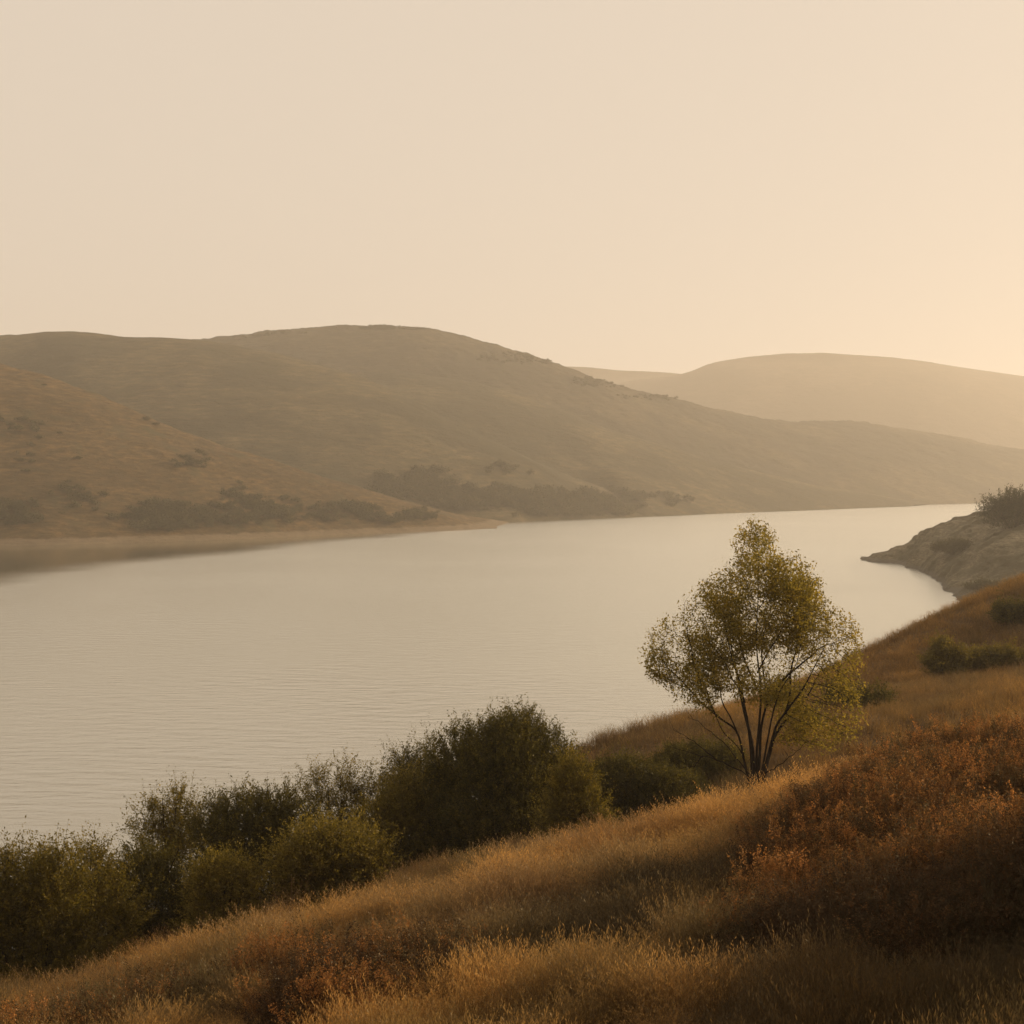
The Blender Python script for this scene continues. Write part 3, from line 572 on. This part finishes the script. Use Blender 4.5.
# ------------------------------------------------------------------ grass and weeds (countless: instanced tufts)
SRC = bpy.data.collections.new("tuft_sources")
def blade_tuft(seed, nb, R, hmin, hmax, w, lean=.35, heads=.35, nseg=3):
    r = np.random.default_rng(seed); V = []; Fc = []; T = []; n = 0
    for k in range(nb):
        a = r.random() * 6.283; q = math.sqrt(r.random()) * R; b0 = np.array([q * math.cos(a), q * math.sin(a), -.03])
        h = hmin + (hmax - hmin) * r.random(); az = r.random() * 6.283; ln = lean * (.3 + r.random()); side = np.array([-math.sin(az + r.normal() * .8), math.cos(az), 0.]); tn = r.random()
        prev = None
        for s in range(nseg + 1):
            t = s / nseg; c_ = b0 + np.array([math.cos(az) * ln * h * t * t, math.sin(az) * ln * h * t * t, h * t * (1 - .18 * t * ln)])
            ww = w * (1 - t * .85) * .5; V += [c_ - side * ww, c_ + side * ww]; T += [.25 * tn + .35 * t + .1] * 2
            if s: Fc.append((n, n + 1, n + 3, n + 2)); n += 2
        n += 2
        if r.random() < heads:   # seed head: short spikelets
            for j in range(5):
                t = 1 - j * .05; c_ = b0 + np.array([math.cos(az) * ln * h * t * t, math.sin(az) * ln * h * t * t, h * t * (1 - .18 * t * ln)])
                dv = unit(np.array([r.normal() * .5, r.normal() * .5, 1.0])) * .035; sd = unit(np.cross(dv, r.normal(size=3))) * .005
                V += [c_, c_ + dv * .5 + sd, c_ + dv, c_ + dv * .5 - sd]; T += [.7 + .3 * tn] * 4; Fc.append((n, n + 1, n + 2, n + 3)); n += 4
    return np.array(V), np.array(Fc), np.array(T)
def weed_tuft(seed, ns, R, hmin, hmax):
    """branching dry stems with small crumbly flower heads"""
    r = np.random.default_rng(seed); P0 = []; P1 = []; RR = []; hp = []
    for k in range(ns):
        a = r.random() * 6.283; q = math.sqrt(r.random()) * R * .6; b0 = np.array([q * math.cos(a), q * math.sin(a), -.05])
        h = hmin + (hmax - hmin) * r.random(); tp = b0 + np.array([math.cos(a) * .25 * h + r.normal() * .05, math.sin(a) * .25 * h + r.normal() * .05, h])
        P0.append(b0); P1.append(tp); RR.append(.0028)
        for j in range(7):
            t = .35 + .65 * r.random(); c_ = b0 + (tp - b0) * t; e = c_ + np.array([r.normal() * .07, r.normal() * .07, .05 + r.random() * .12]) * (1.2 - t * .4); P0.append(c_); P1.append(e); RR.append(.0016); hp.append(e); hp.append(c_ * .4 + e * .6)
        for j in range(5): hp.append(tp - np.array([0, 0, j * .025]))
    hp = np.repeat(np.array(hp), 4, 0); nh = len(hp); pos = hp + r.normal(size=(nh, 3)) * .012; dr = unit(r.normal(size=(nh, 3)) + np.array([0, 0, .3])); ln = .02 * (.6 + .8 * r.random(nh))
    V, Fq, tt = leaves_mesh(pos, dr, ln, ln * .7, r, np.clip(.6 + .25 * r.normal(size=nh), 0, 1)); V2, F2 = sticks(np.array(P0), np.array(P1), np.array(RR), r)
    return np.concatenate([V, V2]), np.concatenate([Fq, F2 + len(V)]), np.concatenate([tt, np.full(len(V2), .2)])

def tuft_material(name):
    m, nt, nodes, L = newmat(name)
    a = N(nt, 'ShaderNodeAttribute', attribute_name='tint')
    g1 = N(nt, 'ShaderNodeAttribute', attribute_name='gcol', attribute_type='INSTANCER')
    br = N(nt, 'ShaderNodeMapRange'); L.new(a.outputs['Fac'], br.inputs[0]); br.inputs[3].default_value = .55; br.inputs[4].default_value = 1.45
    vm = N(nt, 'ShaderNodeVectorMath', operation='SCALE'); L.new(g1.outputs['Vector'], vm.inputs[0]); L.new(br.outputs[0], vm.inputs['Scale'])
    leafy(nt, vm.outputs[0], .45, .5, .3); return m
M_tuft = tuft_material('dry_tuft')
def sources(prefix, geos):
    c_ = bpy.data.collections.new(prefix); 
    for k, (V, Fq, T) in enumerate(geos):
        o = mesh_np('%s_%02d' % (prefix, k), V, Fq, M_tuft, parent=False, attrs={'tint': T}); c_.objects.link(o)
    return c_
def scatter(name, label, cat, src, nsrc, pos, rot, scl, gcol, seed):
    r = np.random.default_rng(seed); me = bpy.data.meshes.new(name); n = len(pos)
    me.vertices.add(n); me.vertices.foreach_set('co', np.asarray(pos, np.float32).ravel())
    for an, av, ty, key in (('rot', rot, 'FLOAT_VECTOR', 'vector'), ('scl', scl, 'FLOAT_VECTOR', 'vector'), ('gcol', gcol, 'FLOAT_VECTOR', 'vector')):
        at = me.attributes.new(an, ty, 'POINT'); at.data.foreach_set(key, np.asarray(av, np.float32).ravel())
    at = me.attributes.new('pick', 'INT', 'POINT'); at.data.foreach_set('value', r.integers(0, nsrc, n).astype(np.int32))
    me.materials.append(M_tuft)
    o = bpy.data.objects.new(name, me); COL.objects.link(o); tag(o, label, cat, kind='stuff')
    ng = bpy.data.node_groups.new(name + '_nodes', 'GeometryNodeTree')
    ng.interface.new_socket('Geometry', in_out='INPUT', socket_type='NodeSocketGeometry'); ng.interface.new_socket('Geometry', in_out='OUTPUT', socket_type='NodeSocketGeometry')
    gi = ng.nodes.new('NodeGroupInput'); go = ng.nodes.new('NodeGroupOutput'); ip = ng.nodes.new('GeometryNodeInstanceOnPoints'); ci = ng.nodes.new('GeometryNodeCollectionInfo')
    ci.inputs['Collection'].default_value = src; ci.inputs['Separate Children'].default_value = True; ci.inputs['Reset Children'].default_value = True
    def att(nm, ty):
        a_ = ng.nodes.new('GeometryNodeInputNamedAttribute'); a_.data_type = ty; a_.inputs['Name'].default_value = nm
        return [s for s in a_.outputs if s.enabled and s.name == 'Attribute'][0]
    ng.links.new(gi.outputs[0], ip.inputs['Points']); ng.links.new(ci.outputs[0], ip.inputs['Instance']); ip.inputs['Pick Instance'].default_value = True
    ng.links.new(att('pick', 'INT'), ip.inputs['Instance Index']); ng.links.new(att('rot', 'FLOAT_VECTOR'), ip.inputs['Rotation']); ng.links.new(att('scl', 'FLOAT_VECTOR'), ip.inputs['Scale'])
    ng.links.new(ip.outputs[0], go.inputs[0])
    md = o.modifiers.new('scatter', 'NODES'); md.node_group = ng
    return o

def weeds_at(x, y):
    """0..1 cover of the rust-brown weeds, from the weed patches on the ground"""
    w = np.zeros(len(x))
    for (u, v, d, ru, rd, k) in WEED:
        cx, cy, _ = P(u, v, d); e = ((x - cx) / (ru)) ** 2 + ((y - cy) / rd) ** 2; w = np.maximum(w, k * (1 - sstep(.5, 1.25, e + fbm(x / 1.5, y / 1.5, 17, 3) * .5)))
    return w
WEED = [(960, 850, 15.5, 2.3, 2.4, 1), (1010, 790, 20, 3.4, 4.5, 1), (900, 845, 18.5, 2.0, 2.4, 1), (1120, 790, 21, 4.0, 5, 1), (850, 900, 15.5, 1.1, 1.3, .8), (370, 975, 17.8, 1.5, 1.5, .9), (330, 945, 20, 1.2, 1.2, .7), (90, 1015, 20, 1.6, 1.2, .5)]

def slope_points(n, ymin, ymax, wide, seed):
    r = np.random.default_rng(seed)
    y = np.sqrt(r.random(n) * (ymax ** 2 - ymin ** 2) + ymin ** 2); x = (r.random(n) * 2 - 1) * (y * .36 * wide + 1.5)
    return x, y
CT = np.array([.46, .25, .068]); CG = np.array([.25, .155, .062]); CR = np.array([.15, .072, .026]); CD = np.array([.10, .065, .032]); CO = np.array([.11, .09, .035])
def grass_col(x, y, r):
    n = len(x); a = fbm(x / 5, y / 5, 23, 4)[:, None]; b_ = fbm(x / 2.2, y / 2.2, 29, 3)[:, None]
    c_ = CT + (CG - CT) * sstep(-.3, .35, a + r.normal(size=(n, 1)) * .2); c_ = c_ + (CR - c_) * sstep(.05, .55, b_ + r.normal(size=(n, 1)) * .15) * .6
    c_ = c_ + (CO - c_) * sstep(.2, .6, fbm(x / 3.3, y / 3.3, 37, 3)[:, None]) * .55
    return c_ * (.8 + .4 * r.random((n, 1)))
rg = np.random.default_rng(99)
def painted_shade_at(x, y):  # patches where shade is painted into the grass and weed colours
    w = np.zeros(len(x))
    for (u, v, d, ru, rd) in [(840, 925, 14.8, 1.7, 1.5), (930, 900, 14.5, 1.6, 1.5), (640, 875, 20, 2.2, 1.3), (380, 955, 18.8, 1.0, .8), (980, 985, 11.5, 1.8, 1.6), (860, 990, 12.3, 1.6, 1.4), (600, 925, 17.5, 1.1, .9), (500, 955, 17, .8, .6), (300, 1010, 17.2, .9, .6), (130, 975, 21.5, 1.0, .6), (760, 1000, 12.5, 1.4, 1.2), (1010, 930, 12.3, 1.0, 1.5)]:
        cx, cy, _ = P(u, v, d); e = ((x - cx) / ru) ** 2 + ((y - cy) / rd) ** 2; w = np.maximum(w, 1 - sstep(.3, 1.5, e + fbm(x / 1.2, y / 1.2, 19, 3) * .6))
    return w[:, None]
C_SHADE = np.array([.032, .021, .009])  # near-black brown, stands in for deep shade on the tufts
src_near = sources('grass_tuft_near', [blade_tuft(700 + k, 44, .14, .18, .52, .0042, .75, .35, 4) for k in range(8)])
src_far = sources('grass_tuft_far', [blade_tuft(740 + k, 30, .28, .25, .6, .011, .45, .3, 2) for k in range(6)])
src_weed = sources('weed_tuft', [weed_tuft(780 + k, 9, .2, .4, .85) for k in range(6)])

xs, ys = [], []
for n, y0, y1 in ((1500, 1.5, 6), (9000, 6, 13), (18000, 13, 22), (20000, 22, 38)):
    x, y = slope_points(n, y0, y1, 1.35, int(y1)); xs.append(x); ys.append(y)
x = np.concatenate(xs); y = np.concatenate(ys); w = weeds_at(x, y); keep = rg.random(len(x)) > w * .55; x, y = x[keep], y[keep]
z = ground(x, y); ok = (z > .3) & (rg.random(len(x)) < .45 + .8 * sstep(-.5, .3, fbm(x / .9, y / .9, 43, 3))); x, y, z = x[ok], y[ok], z[ok]; n = len(x)
clump = sstep(-.5, .5, fbm(x / .9, y / .9, 43, 3)); tall = (.45 + 1.0 * clump) * (.7 + .6 * rg.random(n)); wid = np.where(y > 18, 1.25, 1.0)
gc = grass_col(x, y, rg); ww = weeds_at(x, y)[:, None]; gc = gc + (CR * .8 - gc) * ww * .8; gc = gc + (CO * .62 - gc) * (sstep(-.15, .45, fbm(x / 2.6 + 9, y / 2.6, 131, 3))[:, None] * .6) * (y < 24)[:, None]; gc = gc + (C_SHADE - gc) * painted_shade_at(x, y) * .85
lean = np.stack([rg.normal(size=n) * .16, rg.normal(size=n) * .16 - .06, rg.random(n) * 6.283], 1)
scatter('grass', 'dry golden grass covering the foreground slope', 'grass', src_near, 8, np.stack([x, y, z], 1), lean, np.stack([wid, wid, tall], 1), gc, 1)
# grass on the rise beyond
x, y = slope_points(26000, 38, 112, 1.3, 77); z = ground(x, y); ok = z > .6; x, y, z = x[ok], y[ok], z[ok]; n = len(x)
gc = grass_col(x, y, rg) * np.array([.62, .60, .50]); s = 1.0 + (y - 38) / 60
scatter('grass', 'reddish dry grass on the rise beyond the tree', 'grass', src_far, 6, np.stack([x, y, z], 1), np.stack([rg.normal(size=n) * .12, rg.normal(size=n) * .12, rg.random(n) * 6.283], 1), np.stack([s, s, .7 + .5 * rg.random(n)], 1), gc, 2)
# rust weeds
x, y = slope_points(42000, 5, 32, 1.4, 55); w = weeds_at(x, y); keep = rg.random(len(x)) < w * .85; x, y = x[keep], y[keep]; z = ground(x, y); n = len(x)
gc = np.array([.29, .115, .026]) * (.2 + 1.3 * rg.random((n, 1)) ** 2.2) + np.array([.02, .03, .012]) * rg.random((n, 1)); gc = gc + (C_SHADE * np.array([1.1, .8, .7]) - gc) * painted_shade_at(x, y) * .85; hs = (.55 + .6 * rg.random(n)) * (.7 + .5 * sstep(-.4, .4, fbm(x / 1.1, y / 1.1, 61, 3)))
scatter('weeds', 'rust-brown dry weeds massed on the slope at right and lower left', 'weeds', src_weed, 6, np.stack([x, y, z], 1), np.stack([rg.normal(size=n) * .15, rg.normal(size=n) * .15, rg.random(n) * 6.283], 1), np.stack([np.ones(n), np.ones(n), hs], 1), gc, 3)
print('tufts weeds', n)

# pale dry weeds one can single out along the crest
def dry_weed(u, v, d, hgt, wdt, seed, label):
    x, y, z = G(u, v, d); r = np.random.default_rng(seed); root = empty('dry_weed', (x, y, z)); tag(root, label, 'dry plant', 'tall dry weeds along the crest')
    lob = [(r.normal() * wdt * .3, r.normal() * wdt * .3, hgt * (.3 + .3 * r.random()), wdt * .5, wdt * .5, hgt * .35) for _ in range(4)]
    V, Fq, tt, p, e = shrub_geo(lob, seed, int(90 * wdt / .4), 12, hgt * .5, .028, .35, 1.0, .6, .5)
    mesh_np('seed_heads', V, Fq, M_dryleaf, root, attrs={'tint': tt})
    nn = 22; tip = e[r.integers(0, len(e), nn)]; b0 = np.stack([r.normal(size=nn) * wdt * .15, r.normal(size=nn) * wdt * .15, np.full(nn, -.05)], 1)
    V2, F2 = sticks(np.concatenate([b0, p[::2]]), np.concatenate([tip, e[::2]]), np.concatenate([np.full(nn, .005), np.full(len(p[::2]), .002)]), r); mesh_np('stem', V2, F2, M_drystem, root)
dry_weed(292, 902, 27.5, .95, .3, 401, 'thin upright pale dry weed in front of the wide dark shrub')
dry_weed(205, 918, 27, .75, .7, 402, 'broad pale dry weed clump before the small yellow-green bush')
dry_weed(240, 912, 27, .7, .6, 403, 'pale dry weed clump just right of the broad one at left')
dry_weed(262, 908, 27.2, .55, .35, 404, 'small pale weed between the dry clumps and the upright weed')
dry_weed(441, 858, 29, .75, .4, 405, 'pale dry weed at the foot of the largest bush, on its left')
dry_weed(130, 940, 26.5, .5, .4, 406, 'short dry weed left of the broad clump, before the low dark shrub')
dry_weed(925, 742, 30, .8, .35, 407, 'thin dry weed standing up on the right-hand crest')

# ------------------------------------------------------------------ haze
S2 = S + 5
M_haze, nt, nodes, L = newmat('haze')
pv_ = N(nt, 'ShaderNodeVolumePrincipled'); pv_.inputs['Color'].default_value = (1, .92, .80, 1); pv_.inputs['Density'].default_value = .00034; pv_.inputs['Anisotropy'].default_value = .38
o = N(nt, 'ShaderNodeOutputMaterial'); L.new(pv_.outputs[0], o.inputs['Volume'])
x0, x1, y0, y1, z0, z1 = -S2, S2, -405, S2, -10, 185
V = [(x0, y0, z0), (x1, y0, z0), (x1, y1, z0), (x0, y1, z0), (x0, y0, z1), (x1, y0, z1), (x1, y1, z1), (x0, y1, z1)]
o = mesh_np('haze', V, [(0, 3, 2, 1), (4, 5, 6, 7), (0, 1, 5, 4), (1, 2, 6, 5), (2, 3, 7, 6), (3, 0, 4, 7)], M_haze); tag(o, 'warm pale haze filling the valley', 'haze', kind='stuff')

# ------------------------------------------------------------------ light
SUN_EL, SUN_AZ = math.radians(17), math.radians(60)     # azimuth clockwise from the view direction (+Y)
w = bpy.data.worlds.new("World"); sc.world = w; w.use_nodes = True; nt = w.node_tree; nt.nodes.clear(); L = nt.links
sky = N(nt, 'ShaderNodeTexSky', sky_type='NISHITA'); sky.sun_disc = False; sky.sun_elevation = SUN_EL; sky.sun_rotation = SUN_AZ; sky.air_density = 1.0; sky.dust_density = 9.0; sky.ozone_density = .2; sky.altitude = 100
warm = mixc(nt, 1.0, mixc(nt, 1.0, sky.outputs[0], (.06, .05, .04), 'MULTIPLY'), (5.95, 5.06, 4.12), 'ADD')
bg = N(nt, 'ShaderNodeBackground'); bg.inputs['Strength'].default_value = .12; L.new(warm, bg.inputs['Color'])
o = N(nt, 'ShaderNodeOutputWorld'); L.new(bg.outputs[0], o.inputs[0])
sd = bpy.data.lights.new('sun', 'SUN'); sd.energy = 4.8; sd.angle = math.radians(1.0); sd.color = (1, .79, .55)
so = bpy.data.objects.new('sun', sd); COL.objects.link(so); so.location = (60, 30, 60)
dv = Vector((math.sin(SUN_AZ) * math.cos(SUN_EL), math.cos(SUN_AZ) * math.cos(SUN_EL), math.sin(SUN_EL)))
so.rotation_euler = dv.to_track_quat('Z', 'Y').to_euler()

# ------------------------------------------------------------------ render settings
sc.render.engine = 'CYCLES'; cy = sc.cycles
cy.max_bounces = 6; cy.diffuse_bounces = 3; cy.glossy_bounces = 3; cy.transmission_bounces = 4; cy.volume_bounces = 1; cy.transparent_max_bounces = 8
cy.use_denoising = True; cy.use_adaptive_sampling = False; cy.caustics_reflective = False; cy.caustics_refractive = False; cy.sample_clamp_indirect = 4
sc.view_settings.view_transform = 'Standard'; sc.view_settings.look = 'None'; sc.view_settings.exposure = 0; sc.view_settings.gamma = 1
